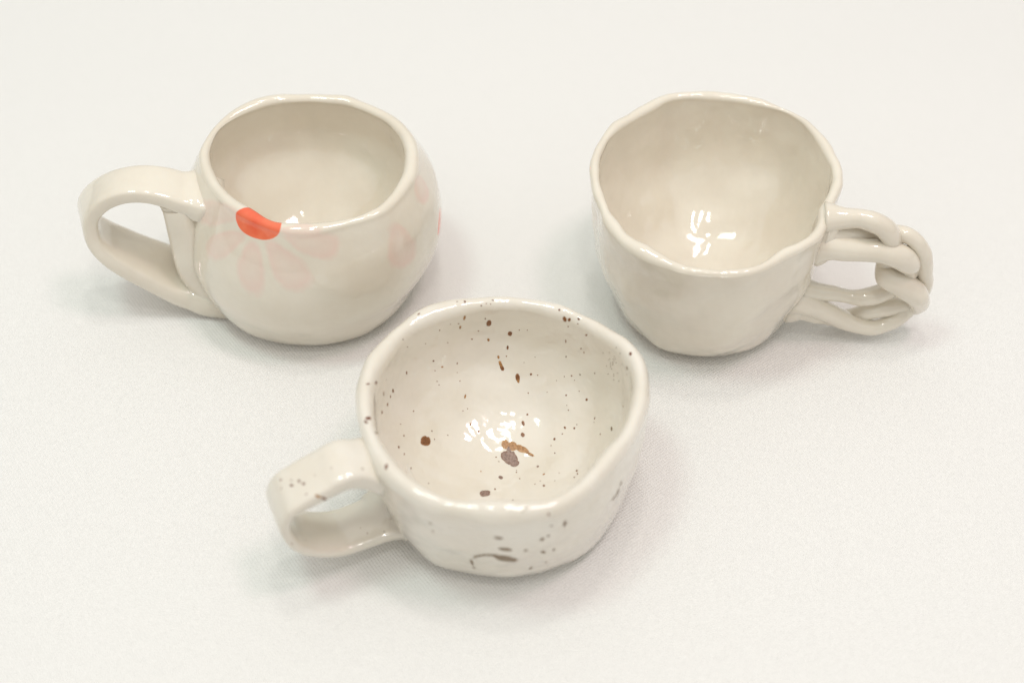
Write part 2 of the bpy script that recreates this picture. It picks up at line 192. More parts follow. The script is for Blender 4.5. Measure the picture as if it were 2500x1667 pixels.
 [[0.0145, -0.0052, 0.00939], [0.00044, -6.4e-05, 8.9e-05], [-1e-05, -0.000537, 0.00013], 0],
 [[0.02655, -0.0006, 0.01233], [0.000353, -0.000118, 0.00016], [-1.7e-05, -0.000489, 5.6e-05], 0],
 [[0.02677, -0.0023, 0.01275], [0.00027, -0.000144, 0.000197], [-1.7e-05, -0.000423, 0.000105], 0],
 [[0.02557, -0.00365, 0.0125], [0.000233, -9.8e-05, 0.000135], [-1.3e-05, -0.000351, 7.6e-05], 0],
 [[0.01123, -0.00394, 0.00861], [0.000201, -2.7e-05, 3.8e-05], [-4e-06, -0.00029, 5.9e-05], 0], [[0.00564, -0.00038, 0.00711], [0.000243, -3e-05, 4.1e-05], [-1e-06, -0.000321, 2.9e-05], 0],
 [[0.00443, 0.00273, 0.00684], [0.000244, -7e-06, 1e-05], [-1e-06, -0.000306, 6e-06], 0], [[0.00444, 0.00365, 0.00682], [0.000163, -8e-06, 1e-05], [-0.0, -0.000203, 1e-06], 0],
 [[-0.00344, -0.00537, 0.00744], [0.000322, 1.5e-05, -2.1e-05], [4e-06, -0.000425, 4.4e-05], 0], [[-0.00875, 0.00261, 0.00755], [0.000243, 2.7e-05, -3.7e-05], [4e-06, -0.0003, -3e-06], 1],
 [[-0.00315, 0.00922, 0.00752], [0.000328, 5e-06, -7e-06], [2e-06, -0.000241, -2e-05], 0], [[-0.03367, 0.01905, 0.02265], [0.000231, 0.000119, -0.000149], [4e-06, -0.000216, -0.00012], 0],
 [[-0.03673, 0.00814, 0.02196], [0.000184, 0.000134, -0.000173], [1.3e-05, -0.000377, -0.000102], 0],
 [[-0.03831, 0.0026, 0.02231], [0.000217, 0.000172, -0.000226], [2.6e-05, -0.000644, -0.000137], 0],
 [[-0.03635, 0.00103, 0.02023], [0.000185, 0.000116, -0.000155], [1.7e-05, -0.000437, -8.1e-05], 0],
 [[-0.02703, 0.01517, 0.01567], [0.000196, 9.1e-05, -0.000117], [6e-06, -0.000315, -0.000127], 0],
 [[-0.02602, 0.0126, 0.01408], [0.000197, 8.4e-05, -0.000109], [5e-06, -0.000211, -6e-05], 0], [[-0.02123, 0.01576, 0.01238], [0.000201, 6e-05, -7.7e-05], [4e-06, -0.000206, -6.9e-05], 0],
 [[-0.01572, 0.02547, 0.01483], [0.000205, 4.9e-05, -6.1e-05], [0.0, -0.000161, -0.00013], 0], [[-0.014, 0.02651, 0.01486], [0.000205, 4.2e-05, -5.2e-05], [0.0, -0.000162, -0.000129], 0],
 [[-0.03382, -0.00334, 0.01754], [0.000149, 8.9e-05, -0.000121], [3e-05, -0.000613, 3e-05], 0], [[0.01238, 0.0045, 0.00806], [0.000405, -7.4e-05, 0.0001], [-6e-06, -0.000515, 1.4e-05], 2],
 [[-0.03803, 0.01169, 0.02426], [0.000185, 0.00013, -0.000165], [6e-06, -0.000202, -6.8e-05], 0],
 [[0.01874, 0.00901, 0.01031], [0.000242, -6.2e-05, 8.2e-05], [-5e-06, -0.000289, -2.3e-05], 0],
 [[0.01318, -0.00257, 0.0087], [0.000161, -2.2e-05, 3.1e-05], [-3e-06, -0.000217, 2.6e-05], 0], [[0.0185, -0.00336, 0.00992], [0.000159, -3e-05, 4.2e-05], [-5e-06, -0.000211, 1.8e-05], 0],
 [[-0.02745, -0.00743, 0.01385], [0.000191, 7.8e-05, -0.000108], [1.2e-05, -0.000272, 3.9e-05], 0],
 [[0.02017, -0.00016, 0.01031], [0.00016, -2.9e-05, 4e-05], [-4e-06, -0.000195, -6e-06], 0],
 [[-0.00211, 0.00732, 0.00734], [0.000249, -0.000158, -2.7e-05], [-8.1e-05, -0.000173, -4e-06], 3],
 [[-0.03881, -0.02988, 0.05439], [0.000447, -0.000175, 0.00011], [-0.000156, -0.001204, -0.000324], 4],
 [[-0.04344, -0.01375, 0.05186], [0.000264, 0.000357, -0.000459], [5.5e-05, -0.00059, 0.00024], 3],
 [[-0.04633, -0.00818, 0.05281], [0.001005, 0.000174, -0.000518], [-4.8e-05, -0.000796, 5e-05], 4],
 [[-0.04701, -0.00993, 0.05286], [0.000734, -0.000541, 3.9e-05], [-0.000177, -0.000401, -5.1e-05], 4],
 [[-0.04491, 0.00925, 0.05072], [0.00033, 0.000557, -0.000668], [5e-06, -0.000494, -0.000374], 4],
 [[-0.04738, 0.00638, 0.05364], [0.000635, 0.000302, -0.000363], [2.2e-05, -0.000343, -1.4e-05], 4],
 [[-0.04064, 0.01976, 0.03366], [0.000241, 0.000347, -0.00042], [-2e-05, -0.000433, -0.00071], 0],
 [[-0.04334, 0.0138, 0.03923], [0.000116, 0.000312, -0.00038], [-4.3e-05, -0.000333, -0.000925], 0],
 [[-0.04238, 0.01411, 0.0327], [0.000177, 0.000265, -0.000327], [4e-06, -0.000561, -0.000435], 0],
 [[-0.04147, 0.0174, 0.03316], [0.000148, 0.000223, -0.000273], [-1.3e-05, -0.000332, -0.000495], 0],
 [[-0.044, 0.00944, 0.03398], [0.000174, 0.000261, -0.000326], [1e-06, -0.000485, -0.000409], 0],
 [[-0.04323, -0.01339, 0.05133], [0.000161, 0.000507, -0.000653], [7.6e-05, -0.000726, 0.000419], 3],
 [[0.0448, 0.02016, 0.05391], [0.000398, -0.000146, 0.000168], [-2.8e-05, -0.000639, -0.000112], 4],
 [[0.00065, -0.04833, 0.03321], [0.002421, 0.000106, -0.000391], [-3.2e-05, 7.2e-05, -0.001084], 3],
 [[-0.00165, -0.04878, 0.04064], [0.001648, -0.000183, -0.000139], [-6.2e-05, 7.1e-05, -0.000815], 3],
 [[-0.00966, -0.04586, 0.0248], [0.000938, -0.000536, 0.001426], [0.000109, 0.000165, -0.000901], 3],
 [[-0.00825, -0.04653, 0.02657], [0.00103, -0.000392, 0.000928], [4.8e-05, 0.000143, -0.000894], 3],
 [[-0.00652, -0.04712, 0.02792], [0.001203, -0.000334, 0.000627], [5e-06, 0.000145, -0.000903], 3],
 [[-0.0048, -0.04751, 0.02852], [0.001194, -0.000213, 0.000252], [-2.8e-05, 0.000186, -0.001025], 3],
 [[-0.00277, -0.04767, 0.02833], [0.001354, -5.4e-05, -0.000132], [-5.6e-05, 0.000254, -0.001276], 3],
 [[0.00045, -0.0473, 0.02608], [0.002969, 0.000221, -0.001104], [-0.000172, 0.000643, -0.003053], 3],
 [[0.00301, -0.04681, 0.02439], [0.001839, 0.000435, -0.001029], [-7e-05, 0.000504, -0.00202], 3],
 [[-0.01111, -0.04414, 0.01943], [0.000488, -0.000283, 0.000669], [0.000151, 0.000421, -0.002035], 3],
 [[-0.01082, -0.04372, 0.01718], [0.000461, -0.000171, 0.000267], [-2.9e-05, 0.000233, -0.001192], 3],
 [[-0.01037, -0.04327, 0.01405], [0.00061, -0.00017, -3.2e-05], [-8.3e-05, 0.000137, -0.000676], 3],
 [[0.00741, -0.04745, 0.03125], [0.000668, 0.000161, -3.4e-05], [7.1e-05, 0.000109, -0.00083], 3],
 [[0.01286, -0.0463, 0.03618], [0.000791, 0.000233, 0.000164], [0.000178, 0.00011, -0.000957], 3],
 [[0.01494, -0.04572, 0.03736], [0.000443, 0.00014, 7.8e-05], [0.000143, 9.8e-05, -0.000767], 3],
 [[0.01334, -0.04503, 0.02655], [0.000975, 0.000467, -0.000868], [-1.9e-05, 0.00016, -0.001048], 3],
 [[0.01698, -0.04361, 0.02581], [0.000474, 0.000178, 0.000224], [0.000172, 0.000134, -0.000689], 3],
 [[0.02035, -0.04371, 0.04157], [0.00053, 0.000504, -0.00114], [-0.00043, 7e-06, -0.00183], 3],
 [[0.01473, -0.04708, 0.05186], [0.000331, 6.4e-05, -9.4e-05], [7e-06, -0.000234, -0.000577], 4],
 [[0.00932, -0.04302, 0.01339], [0.000751, 3.6e-05, 0.000748], [0.000128, 0.000176, -0.000659], 3],
 [[0.01458, -0.04281, 0.01671], [0.000583, 2.1e-05, 0.000359], [7.1e-05, 0.000184, -0.000575], 3],
 [[-0.02425, -0.04378, 0.0418], [0.000428, -0.000263, 0.000386], [-5.3e-05, 0.000259, -0.001008], 3],
 [[-0.0236, -0.04325, 0.03637], [0.00039, -0.000193, 0.000286], [-3.2e-05, 7.3e-05, -0.000709], 3],
 [[0.00709, -0.04646, 0.05437], [0.000392, 7e-06, -1e-05], [-1e-06, -0.000362, -0.000161], 3],
 [[0.0158, -0.04616, 0.04383], [0.000407, 0.000166, -0.000245], [1.4e-05, 8.9e-05, -0.000602], 3],
 [[0.03912, -0.02583, 0.03399], [0.000283, 0.000508, -0.000881], [-0.000656, -0.000696, -0.001648], 3],
 [[0.03766, -0.02767, 0.03321], [0.000267, 0.000473, -0.000906], [-0.000664, -0.000845, -0.000391], 3],
 [[0.04014, -0.02428, 0.03711], [0.000232, 0.000333, -0.000575], [-0.000372, -0.000698, -0.000828], 3],
 [[0.03988, 0.02406, 0.03804], [0.000102, -0.00016, 5e-05], [-6.2e-05, 5.3e-05, -0.000208], 3],
 [[0.04008, 0.02463, 0.05191], [0.000104, -0.000144, -2.6e-05], [-0.000125, 2.4e-05, -0.00021], 3],
 [[0.04105, 0.02253, 0.04033], [0.000144, -0.000243, 0.000163], [-5.7e-05, 4e-05, -0.000284], 3],
 [[0.03867, 0.02612, 0.041], [3e-05, -4.6e-05, -0.000163], [-0.000144, 0.000169, -0.000239], 3],
 [[0.03942, 0.02522, 0.04206], [2.4e-05, -4e-05, -0.000196], [-0.000183, 0.000224, -0.000292], 3],
 [[0.03805, 0.02684, 0.0468], [8.1e-05, -6.8e-05, -0.00011], [-0.000151, 0.000195, -0.000399], 3],
 [[0.03972, 0.02491, 0.04432], [0.000142, -0.000186, 1.4e-05], [-6.4e-05, 7.9e-05, -0.000233], 3],
 [[0.03872, 0.02599, 0.03991], [9e-05, -0.000119, -7.4e-05], [-0.0001, 0.000113, -0.000253], 3],
 [[0.03864, 0.0262, 0.04173], [7.4e-05, -0.0001, -0.000129], [-0.000103, 0.000119, -0.000221], 3],
 [[0.04139, 0.02238, 0.05144], [0.000124, -0.000197, 3.6e-05], [-0.000107, 4e-06, -0.000204], 3],
 [[0.03602, 0.02935, 0.04372], [8.2e-05, -8e-05, -7.9e-05], [-0.000117, 0.000185, -0.000371], 3],
 [[0.03806, 0.02613, 0.03556], [9.3e-05, -0.000145, -2.9e-05], [-0.000154, 0.0001, -0.000324], 3],
 [[0.03996, 0.02311, 0.03589], [4.3e-05, -0.000149, -0.000137], [-0.000176, 0.000195, -0.0003], 3],
 [[0.03829, 0.02672, 0.04337], [9.6e-05, -0.00012, -7.2e-05], [-0.000121, 0.000149, -0.00033], 3],
 [[0.03995, 0.02375, 0.0374], [0.000185, -0.000264, 0.00022], [-4.4e-05, -2.8e-05, -0.000274], 3],
 [[0.04158, 0.02066, 0.03817], [0.000153, -0.000273, 0.000187], [-7.4e-05, 5.1e-05, -0.00036], 3],
 [[0.03999, 0.02453, 0.0459], [7.8e-05, -0.000113, 1e-06], [-0.000118, 0.000178, -0.000435], 3],
 [[0.0404, 0.02393, 0.04444], [0.000101, -0.000161, -8e-05], [-0.0001, 0.000156, -0.000295], 3],
 [[0.0394, 0.02533, 0.04484], [1.4e-05, -2.4e-05, -0.000227], [-0.000104, 0.000133, -0.000157], 3],
 [[0.03914, 0.02542, 0.03937], [0.000142, -0.000186, 6.7e-05], [-7.5e-05, 6.3e-05, -0.000303], 3],
 [[0.04374, 0.01669, 0.04651], [0.0001, -0.000259, 5.2e-05], [-6.8e-05, 0.000134, -0.000259], 3],
 [[0.03742, 0.02747, 0.03851], [3e-05, -4.9e-05, -0.000148], [-0.000173, 0.000171, -0.000256], 3],
 [[0.03936, 0.02534, 0.04299], [0.000163, -0.00021, 6.8e-05], [-7.5e-05, 8.2e-05, -0.000321], 3],
 [[0.03971, 0.02492, 0.04675], [0.00014, -0.000186, 9.6e-05], [-6e-05, 8.6e-05, -0.000348], 3],
 [[0.04215, 0.02057, 0.04755], [0.000142, -0.000331, 0.000309], [-2.2e-05, 7.2e-05, -0.000321], 3],
 [[0.038, 0.02703, 0.04231], [0.000133, -0.000162, 8.3e-05], [-3.9e-05, 3.9e-05, -0.000211], 3]]
HANDLE_SPECKS = [[[-0.07058, -0.0332, 0.04867], [0.000736, -0.000309, 0.000226], [-3.4e-05, -0.000393, -8.4e-05], 4],
 [[-0.068, -0.03222, 0.0497], [0.00035, -2e-06, 0.000104], [0.000174, -0.000719, -5.1e-05], 4],
 [[-0.06633, -0.03358, 0.04999], [0.000524, -0.0001, 0.000138], [4.8e-05, -0.000565, -6.6e-05], 4],
 [[-0.07082, -0.03131, 0.04886], [0.000269, -6.9e-05, 9.5e-05], [2.5e-05, -0.000284, -3.3e-05], 4],
 [[-0.07467, -0.03, 0.04743], [0.000339, 0.000206, 0.000196], [0.0002, -0.000281, 6.1e-05], 4],
 [[-0.07422, -0.03317, 0.04702], [0.000211, -8.1e-05, 0.000113], [2.8e-05, -0.000335, -6.8e-05], 4],
 [[-0.06098, -0.03822, 0.04946], [0.001194, -0.000108, -0.00054], [-0.000125, -0.000221, -0.000297], 1],
 [[-0.05931, -0.038, 0.04776], [0.000667, 0.000491, -0.001375], [-0.000228, -2.5e-05, -0.000597], 0],
 [[-0.04696, -0.02927, 0.05226], [0.000283, 0.000169, -0.00023], [2.5e-05, -0.000374, -1.7e-05], 3],
 [[-0.06491, -0.03761, 0.0495], [0.000321, -4.2e-05, 5.9e-05], [1.7e-05, -0.000253, -7e-05], 4], [[-0.04821, -0.0289, 0.01356], [0.000232, 3e-06, -4e-06], [1.7e-05, -0.000266, -1.7e-05], 0],
 [[-0.05084, -0.02672, 0.0137], [0.000166, 1e-06, -1e-06], [1.4e-05, -0.000198, -2e-06], 0],
 [[-0.04013, -0.02323, 0.01356], [0.000215, -9.9e-05, 0.000145], [-5e-06, -0.000117, -0.000182], 0],
 [[-0.07163, -0.04325, 0.02915], [0.000191, 0.000115, -0.000174], [-3.5e-05, -4.2e-05, -0.000336], 0],
 [[-0.06823, -0.038, 0.02295], [0.000124, 0.000145, -0.000219], [2.5e-05, -0.000218, 3.9e-05], 0],
 [[-0.05712, -0.02979, 0.05349], [0.000196, -4e-05, 5.4e-05], [2.5e-05, -0.000352, -4.6e-05], 3],
 [[-0.06266, -0.03119, 0.05145], [0.000197, -3.9e-05, 5.4e-05], [1.7e-05, -0.000212, -2.6e-05], 3]]

# ------------------------------------------------------------------ camera
cam = bpy.data.cameras.new('camera'); camera = bpy.data.objects.new('camera', cam); COL.objects.link(camera)
camera.location = CAMERA_AT; camera.rotation_euler = (math.radians(CAMERA_TILT), 0, 0)
cam.lens = 50; cam.sensor_width = 36; cam.clip_start = .01; cam.clip_end = 50
cam.dof.use_dof = True; cam.dof.focus_distance = .545; cam.dof.aperture_fstop = 4.8
SC.camera = camera

# ------------------------------------------------------------------ light: a pale room and the lamps above the table
world = bpy.data.worlds.new('World'); SC.world = world; world.use_nodes = True
bg = world.node_tree.nodes['Background']; wt = world.node_tree; gen = wt.nodes.new('ShaderNodeTexCoord'); sep = wt.nodes.new('ShaderNodeSeparateXYZ'); cr = wt.nodes.new('ShaderNodeValToRGB')
wt.links.new(gen.outputs['Generated'], sep.inputs[0]); wt.links.new(sep.outputs[2], cr.inputs[0]); wt.links.new(cr.outputs[0], bg.inputs[0])
cr.color_ramp.elements[0].position = 0; cr.color_ramp.elements[0].color = (.38, .375, .355, 1)      # pale walls
cr.color_ramp.elements[1].position = 1; cr.color_ramp.elements[1].color = (1, .982, .94, 1)          # brighter ceiling
bg.inputs[1].default_value = .93

def lamp(name, at, aim, size, power, colour, shape='DISK', size_y=None):
    d = bpy.data.lights.new(name, 'AREA'); d.shape = shape; d.size = size; d.energy = power; d.color = colour
    if size_y: d.size_y = size_y
    o = bpy.data.objects.new(name, d); COL.objects.link(o); o.location = at
    o.rotation_euler = (Vector(aim) - Vector(at)).to_track_quat('-Z', 'Y').to_euler()
    return o

lamp('ceiling_lamp_warm', (.40, -.08, 1.30), (0, 0, 0), .26, 2.8, (1, .77, .81))
lamp('ceiling_lamp_cool', (-.38, -.04, 1.30), (0, 0, 0), .26, 2.7, (.78, 1, .94))
lamp('ceiling_lamp_back', (.03, .16, 1.35), (0, 0, 0), .13, 1.5, (1, .97, .92))
lamp('ceiling_lamp_near', (.08, -.42, 1.35), (0, 0, 0), .13, 1.5, (1, .97, .92))

vs = SC.view_settings
vs.view_transform = 'Standard'; vs.look = 'None'; vs.gamma = 1; vs.exposure = .11; vs.use_curve_mapping = False

# ------------------------------------------------------------------ shapes
def wobble(P, seed, scale, n=14):
    """smooth hand-made unevenness: a sum of random plane waves, about -1..1"""
    g = np.random.RandomState(seed)
    out = np.zeros(len(P))
    for _ in range(n):
        k = g.normal(size=3); k /= np.linalg.norm(k)
        out += np.sin(P @ (k * 2 * math.pi / (scale * g.uniform(.6, 1.6))) + g.uniform(0, 6.283))
    return out / math.sqrt(n) / 1.2


def periodic(vals, n):
    """closed periodic Catmull-Rom resampling of equally spaced values"""
    v = np.asarray(vals, float); m = len(v)
    x = np.arange(n) / n * m
    i = np.floor(x).astype(int); f = x - i
    if v.ndim > 1: f = f[:, None]
    a, b, c, d = v[(i - 1) % m], v[i % m], v[(i + 1) % m], v[(i + 2) % m]
    return .5 * (2 * b + (c - a) * f + (2 * a - 5 * b + 4 * c - d) * f * f + (3 * b - a - 3 * c + d) * f ** 3)


def spline(pts, n):
    """open Catmull-Rom through rows of pts, resampled to n rows"""
    p = np.asarray(pts, float); m = len(p)
    p = np.vstack([2 * p[0] - p[1], p, 2 * p[-1] - p[-2]])
    x = np.linspace(0, m - 1 - 1e-9, n); i = np.floor(x).astype(int); f = (x - i)[:, None]
    a, b, c, d = p[i], p[i + 1], p[i + 2], p[i + 3]
    return .5 * (2 * b + (c - a) * f + (2 * a - 5 * b + 4 * c - d) * f * f + (3 * b - a - 3 * c + d) * f ** 3)


def cup_surface(spec, n=288):
    """vertices and quads of a pinched cup: foot, outer wall, rounded lip, inner wall and floor as one closed skin"""
    th = np.arange(n) / n * 2 * math.pi
    rad = np.c_[np.cos(th), np.sin(th)]
    rim = periodic(spec['rim'], n)                      # x, y, z of the middle of the lip, local
    rx, rz = rim[:, :2], rim[:, 2]
    tang = np.roll(rx, -4, 0) - np.roll(rx, 4, 0)
    nrm = np.c_[tang[:, 1], -tang[:, 0]]; nrm /= np.linalg.norm(nrm, axis=1)[:, None]
    r = spec['lip'] * (1 + .13 * np.sin(3 * th + 1) + .09 * np.sin(7 * th + spec['seed']))
    foot = np.array(spec['foot_offset']) + rad * (spec['foot'] * (1 + .012 * np.sin(2 * th + 2) + .008 * np.sin(5 * th)))[:, None]
    rows, zs = [], []
    def add(xy, z): rows.append(np.c_[xy, np.broadcast_to(z, (n,))])
    ctr = np.array(spec['foot_offset'])
    for k in (.02, .3, .6, .85): add(ctr + (foot - ctr) * k, .0012 * (1 - k ** 4) + .0003)
    prof = spline(spec['profile'], 46)                  # blend foot->lip, spread, height fraction
    outer = rx + nrm * r[:, None]
    for w, m, t in prof:
        c = ctr * (1 - w)
        add(((foot * (1 - w) + outer * w) - c) * m + c, rz * t + .0003)
    lip = np.linspace(0, math.pi, 15)[1:-1]
    for a in lip: add(rx + nrm * (r * math.cos(a))[:, None], rz + r * math.sin(a) * spec.get('lip_tall', 1.0))
    lipdir = nrm
    inr = rx - nrm * r[:, None]
    zf = spec['floor']
    top = rows[4 + 46 - 1]
    iprof = spline(spec['inner'], 40)                   # blend lip->floor, spread, height fraction above floor
    fl = ctr + rad * (spec['floor_radius'] * (1 + .02 * np.sin(3 * th)))[:, None]
    for w, m, t in iprof:
        c = ctr * w
        add(((inr * (1 - w) + fl * w) - c) * m + c, zf + (rz - zf) * t)
    last = rows[-1]
    for k in (.8, .55, .3, .12, .02):
        add(ctr + (last[:, :2] - ctr) * k, last[:, 2] * k + (1 - k) * zf * .97)
    V = np.concatenate(rows); m = len(rows)
    idx = np.arange(m * n).reshape(m, n)
    Q = np.stack([idx[:-1], np.roll(idx[:-1], -1, 1), np.roll(idx[1:], -1, 1), idx[1:]], -1).reshape(-1, 4)
    caps = [list(idx[0][::-1]), list(idx[-1])]
    # hand-made unevenness along the surface normal
    G = V.reshape(m, n, 3)
    du = np.roll(G, -1, 1) - np.roll(G, 1, 1); dv = np.gradient(G, axis=0)
    N = np.cross(du, dv).reshape(-1, 3); L = np.linalg.norm(N, axis=1)[:, None]; N = N / np.maximum(L, 1e-12)
    keep = np.clip(V[:, 2] / .006, 0, 1)
    h = sum(a * wobble(V, spec['seed'] + j, s) for j, (a, s) in enumerate(spec['dents']))
    V = V + N * (h * keep)[:, None]
    V[:, 2] = np.maximum(V[:, 2], .0002)
    return V, Q, caps


def strap_surface(path, width, thick, wdir, n=90, k=28, power=3.0):
    """flat clay strap swept along a path; width and thickness given per path point"""
    rows = np.c_[np.asarray(path), np.asarray(width), np.asarray(thick), np.asarray(wdir)]
    s = spline(rows, n)
    P, w, t, wd = s[:, :3], s[:, 3], s[:, 4], s[:, 5:8]
    T = np.gradient(P, axis=0); T /= np.linalg.norm(T, axis=1)[:, None]
    wd = wd - T * (wd * T).sum(1)[:, None]; wd /= np.linalg.norm(wd, axis=1)[:, None]
    N = np.cross(T, wd)
    a = np.arange(k) / k * 2 * math.pi
    ca = np.sign(np.cos(a)) * np.abs(np.cos(a)) ** (2 / power); sa = np.sign(np.sin(a)) * np.abs(np.sin(a)) ** (2 / power)
    V = P[:, None] + wd[:, None] * (ca[None, :, None] * w[:, None, None] / 2) + N[:, None] * (sa[None, :, None] * t[:, None, None] / 2)
    V = V.reshape(-1, 3)
    idx = np.arange(n * k).reshape(n, k)
    Q = np.stack([idx[:-1], np.roll(idx[:-1], -1, 1), np.roll(idx[1:], -1, 1), idx[1:]], -1).reshape(-1, 4)
    return V, Q, [list(idx[0][::-1]), list(idx[-1])]

def mesh_object(name, V, Q, caps, mat, parent=None, smooth=True):
    me = bpy.data.meshes.new(name)
    me.from_pydata(V.tolist(), [], Q.tolist() + [list(map(int, c)) for c in caps])
    me.update()
    if smooth: me.shade_smooth()
    me.materials.append(mat)
    o = bpy.data.objects.new(name, me); COL.objects.link(o)
    if parent: o.parent = parent
    return o

def thing(name, label, category, at):
    o = bpy.data.objects.new(name, None); COL.objects.link(o); o.location = at
    o['label'] = label; o['category'] = category; o['group'] = 'handmade mugs on the cloth'
    o.empty_display_size = .01
    return o

# ------------------------------------------------------------------ materials
class Nodes:
    def __init__(s, name):
        s.mat = bpy.data.materials.new(name); s.mat.use_nodes = True; s.t = s.mat.node_tree
        s.bsdf = s.t.nodes['Principled BSDF']
    def new(s, kind, **kw):
        n = s.t.nodes.new(kind)
        for k, v in kw.items(): setattr(n, k, v)
        return n
    def link(s, a, b): s.t.links.new(a, b)
    def math(s, op, a, b=None, c=None, clamp=False):
        n = s.new('ShaderNodeMath', operation=op, use_clamp=clamp)
        for i, v in enumerate((a, b, c)):
            if v is None: continue
            if isinstance(v, (int, float)): n.inputs[i].default_value = v
            else: s.link(v, n.inputs[i])
        return n.outputs[0]
    def noise(s, vec, scale, detail=2, rough=.5):
        n = s.new('ShaderNodeTexNoise'); n.inputs['Scale'].default_value = scale
        n.inputs['Detail'].default_value = detail; n.inputs['Roughness'].default_value = rough
        s.link(vec, n.inputs['Vector']); return n.outputs['Fac']
    def ramp(s, fac, *stops):
        n = s.new('ShaderNodeValToRGB'); e = n.color_ramp.elements
        while len(e) < len(stops): e.new(.5)
        for el, (p, col) in zip(e, stops): el.position = p; el.color = (*col, 1) if len(col) == 3 else col
        s.link(fac, n.inputs[0]); return n.outputs[0]
    def mix(s, fac, a, b):
        n = s.new('ShaderNodeMix', data_type='RGBA')
        for i, v in ((0, fac), (6, a), (7, b)):
            if isinstance(v, (int, float)): n.inputs[i].default_value = v
            elif isinstance(v, tuple): n.inputs[i].default_value = (*v, 1)
            else: s.link(v, n.inputs[i])
        return n.outputs[2]

def glaze(name, light, dark, roughness=.1, tiny=0, bump=.25):
    """glossy glaze over cream clay: thin and thick places, ripples, pinholes"""
    N = Nodes(name); tc = N.new('ShaderNodeTexCoord').outputs['Object']
    col = N.ramp(N.noise(tc, 38, 4, .55), (.36, dark), (.64, light))
    if tiny:                                            # iron dust in the clay, finer than the single specks
        v = N.new('ShaderNodeTexVoronoi'); v.inputs['Scale'].default_value = 330; N.link(tc, v.inputs['Vector'])
        sep = N.new('ShaderNodeSeparateColor'); N.link(v.outputs['Color'], sep.inputs[0])
        rare = N.math('LESS_THAN', sep.outputs[0], tiny)
        near = N.math('LESS_THAN', v.outputs['Distance'], .11)
        col = N.mix(N.math('MULTIPLY', N.math('MULTIPLY', rare, near), .75), col, (.16, .10, .055))
    b = N.bsdf
    N.base = col
    b.inputs['Roughness'].default_value = roughness
    b.inputs['IOR'].default_value = 1.5
    b.inputs['Subsurface Weight'].default_value = .12
    b.inputs['Subsurface Radius'].default_value = (1, .8, .6); b.inputs['Subsurface Scale'].default_value = .0015
    b.inputs['Coat Weight'].default_value = .7; b.inputs['Coat Roughness'].default_value = .03; b.inputs['Coat IOR'].default_value = 1.6
    h = N.math('ADD', N.math('MULTIPLY', N.noise(tc, 95, 2), 1.0), N.math('MULTIPLY', N.noise(tc, 210, 1), .26))
    bp = N.new('ShaderNodeBump'); bp.inputs['Strength'].default_value = bump; bp.inputs['Distance'].default_value = .0012
    N.link(h, bp.inputs['Height']); N.link(bp.outputs[0], b.inputs['Normal']); N.link(bp.outputs[0], b.inputs['Coat Normal'])
    N.tc = tc
    N.link(col, b.inputs['Base Color'])
    return N

CREAM, CREAM2 = (.77, .715, .61), (.72, .655, .55)
plain = glaze('cream_glaze', CREAM, CREAM2)
speckled = glaze('speckled_cream_glaze', (.77, .725, .645), (.725, .67, .575), tiny=.05, bump=.5)
painted = glaze('painted_cream_glaze', (.755, .70, .595), (.71, .645, .535), bump=.24)

def spot(N, rec, depth, grain, amount, drop=False):
    """0 in the middle of a brush mark, 1 at its edge: an ellipse lying on the glaze"""
    loc, rot, size = rec
    m = N.new('ShaderNodeMapping', vector_type='TEXTURE')
    m.inputs['Location'].default_value = loc; m.inputs['Rotation'].default_value = rot
    m.inputs['Scale'].default_value = (size[0] * 1.06, size[1] * (1.28 if drop else 1), depth)
    N.link(N.tc, m.inputs['Vector'])
    v = m.outputs[0]
    if drop:                                            # brush drop: narrow where the stroke starts, broad at its end
        sp_ = N.new('ShaderNodeSeparateXYZ'); N.link(v, sp_.inputs[0])
        cb = N.new('ShaderNodeCombineXYZ'); N.link(sp_.outputs[0], cb.inputs[0]); N.link(sp_.outputs[2], cb.inputs[2])
        N.link(N.math('DIVIDE', sp_.outputs[1], N.math('MULTIPLY_ADD', sp_.outputs[0], .34, .92)), cb.inputs[1]); v = cb.outputs[0]
    l = N.new('ShaderNodeVectorMath', operation='LENGTH'); N.link(v, l.inputs[0])
    return N.math('ADD', l.outputs['Value'], N.math('MULTIPLY', N.math('SUBTRACT', grain, .5), amount))

# brush-painted flower: watery pink petals with a darker edge, a solid orange eye on the lip
grain = painted.noise(painted.tc, 160, 3); wash = painted.noise(painted.tc, 70, 3)
pink = None
for rec in PETALS:
    d = spot(painted, rec, .014, grain, .5, True)
    m = painted.ramp(d, (0, (.16,) * 3), (.5, (.23,) * 3), (.72, (.30,) * 3), (.84, (.18,) * 3), (1.0, (0,) * 3))
    pink = m if pink is None else painted.math('MAXIMUM', pink, m)
pink = painted.math('MULTIPLY', pink, painted.math('ADD', painted.math('MULTIPLY', wash, 1.0), .35), clamp=True)
col = painted.mix(pink, painted.base, (.80, .40, .36))
orange = None
for rec in ORANGE:
    d = spot(painted, rec, .008, grain, .10)
    m = painted.ramp(d, (.95, (1,) * 3), (1.0, (0,) * 3))
    orange = m if orange is None else painted.math('MAXIMUM', orange, m)
ocol = painted.ramp(wash, (.35, (.78, .075, .016)), (.65, (.86, .19, .08)))
col = painted.mix(orange, col, ocol)
painted.link(col, painted.bsdf.inputs['Base Color'])

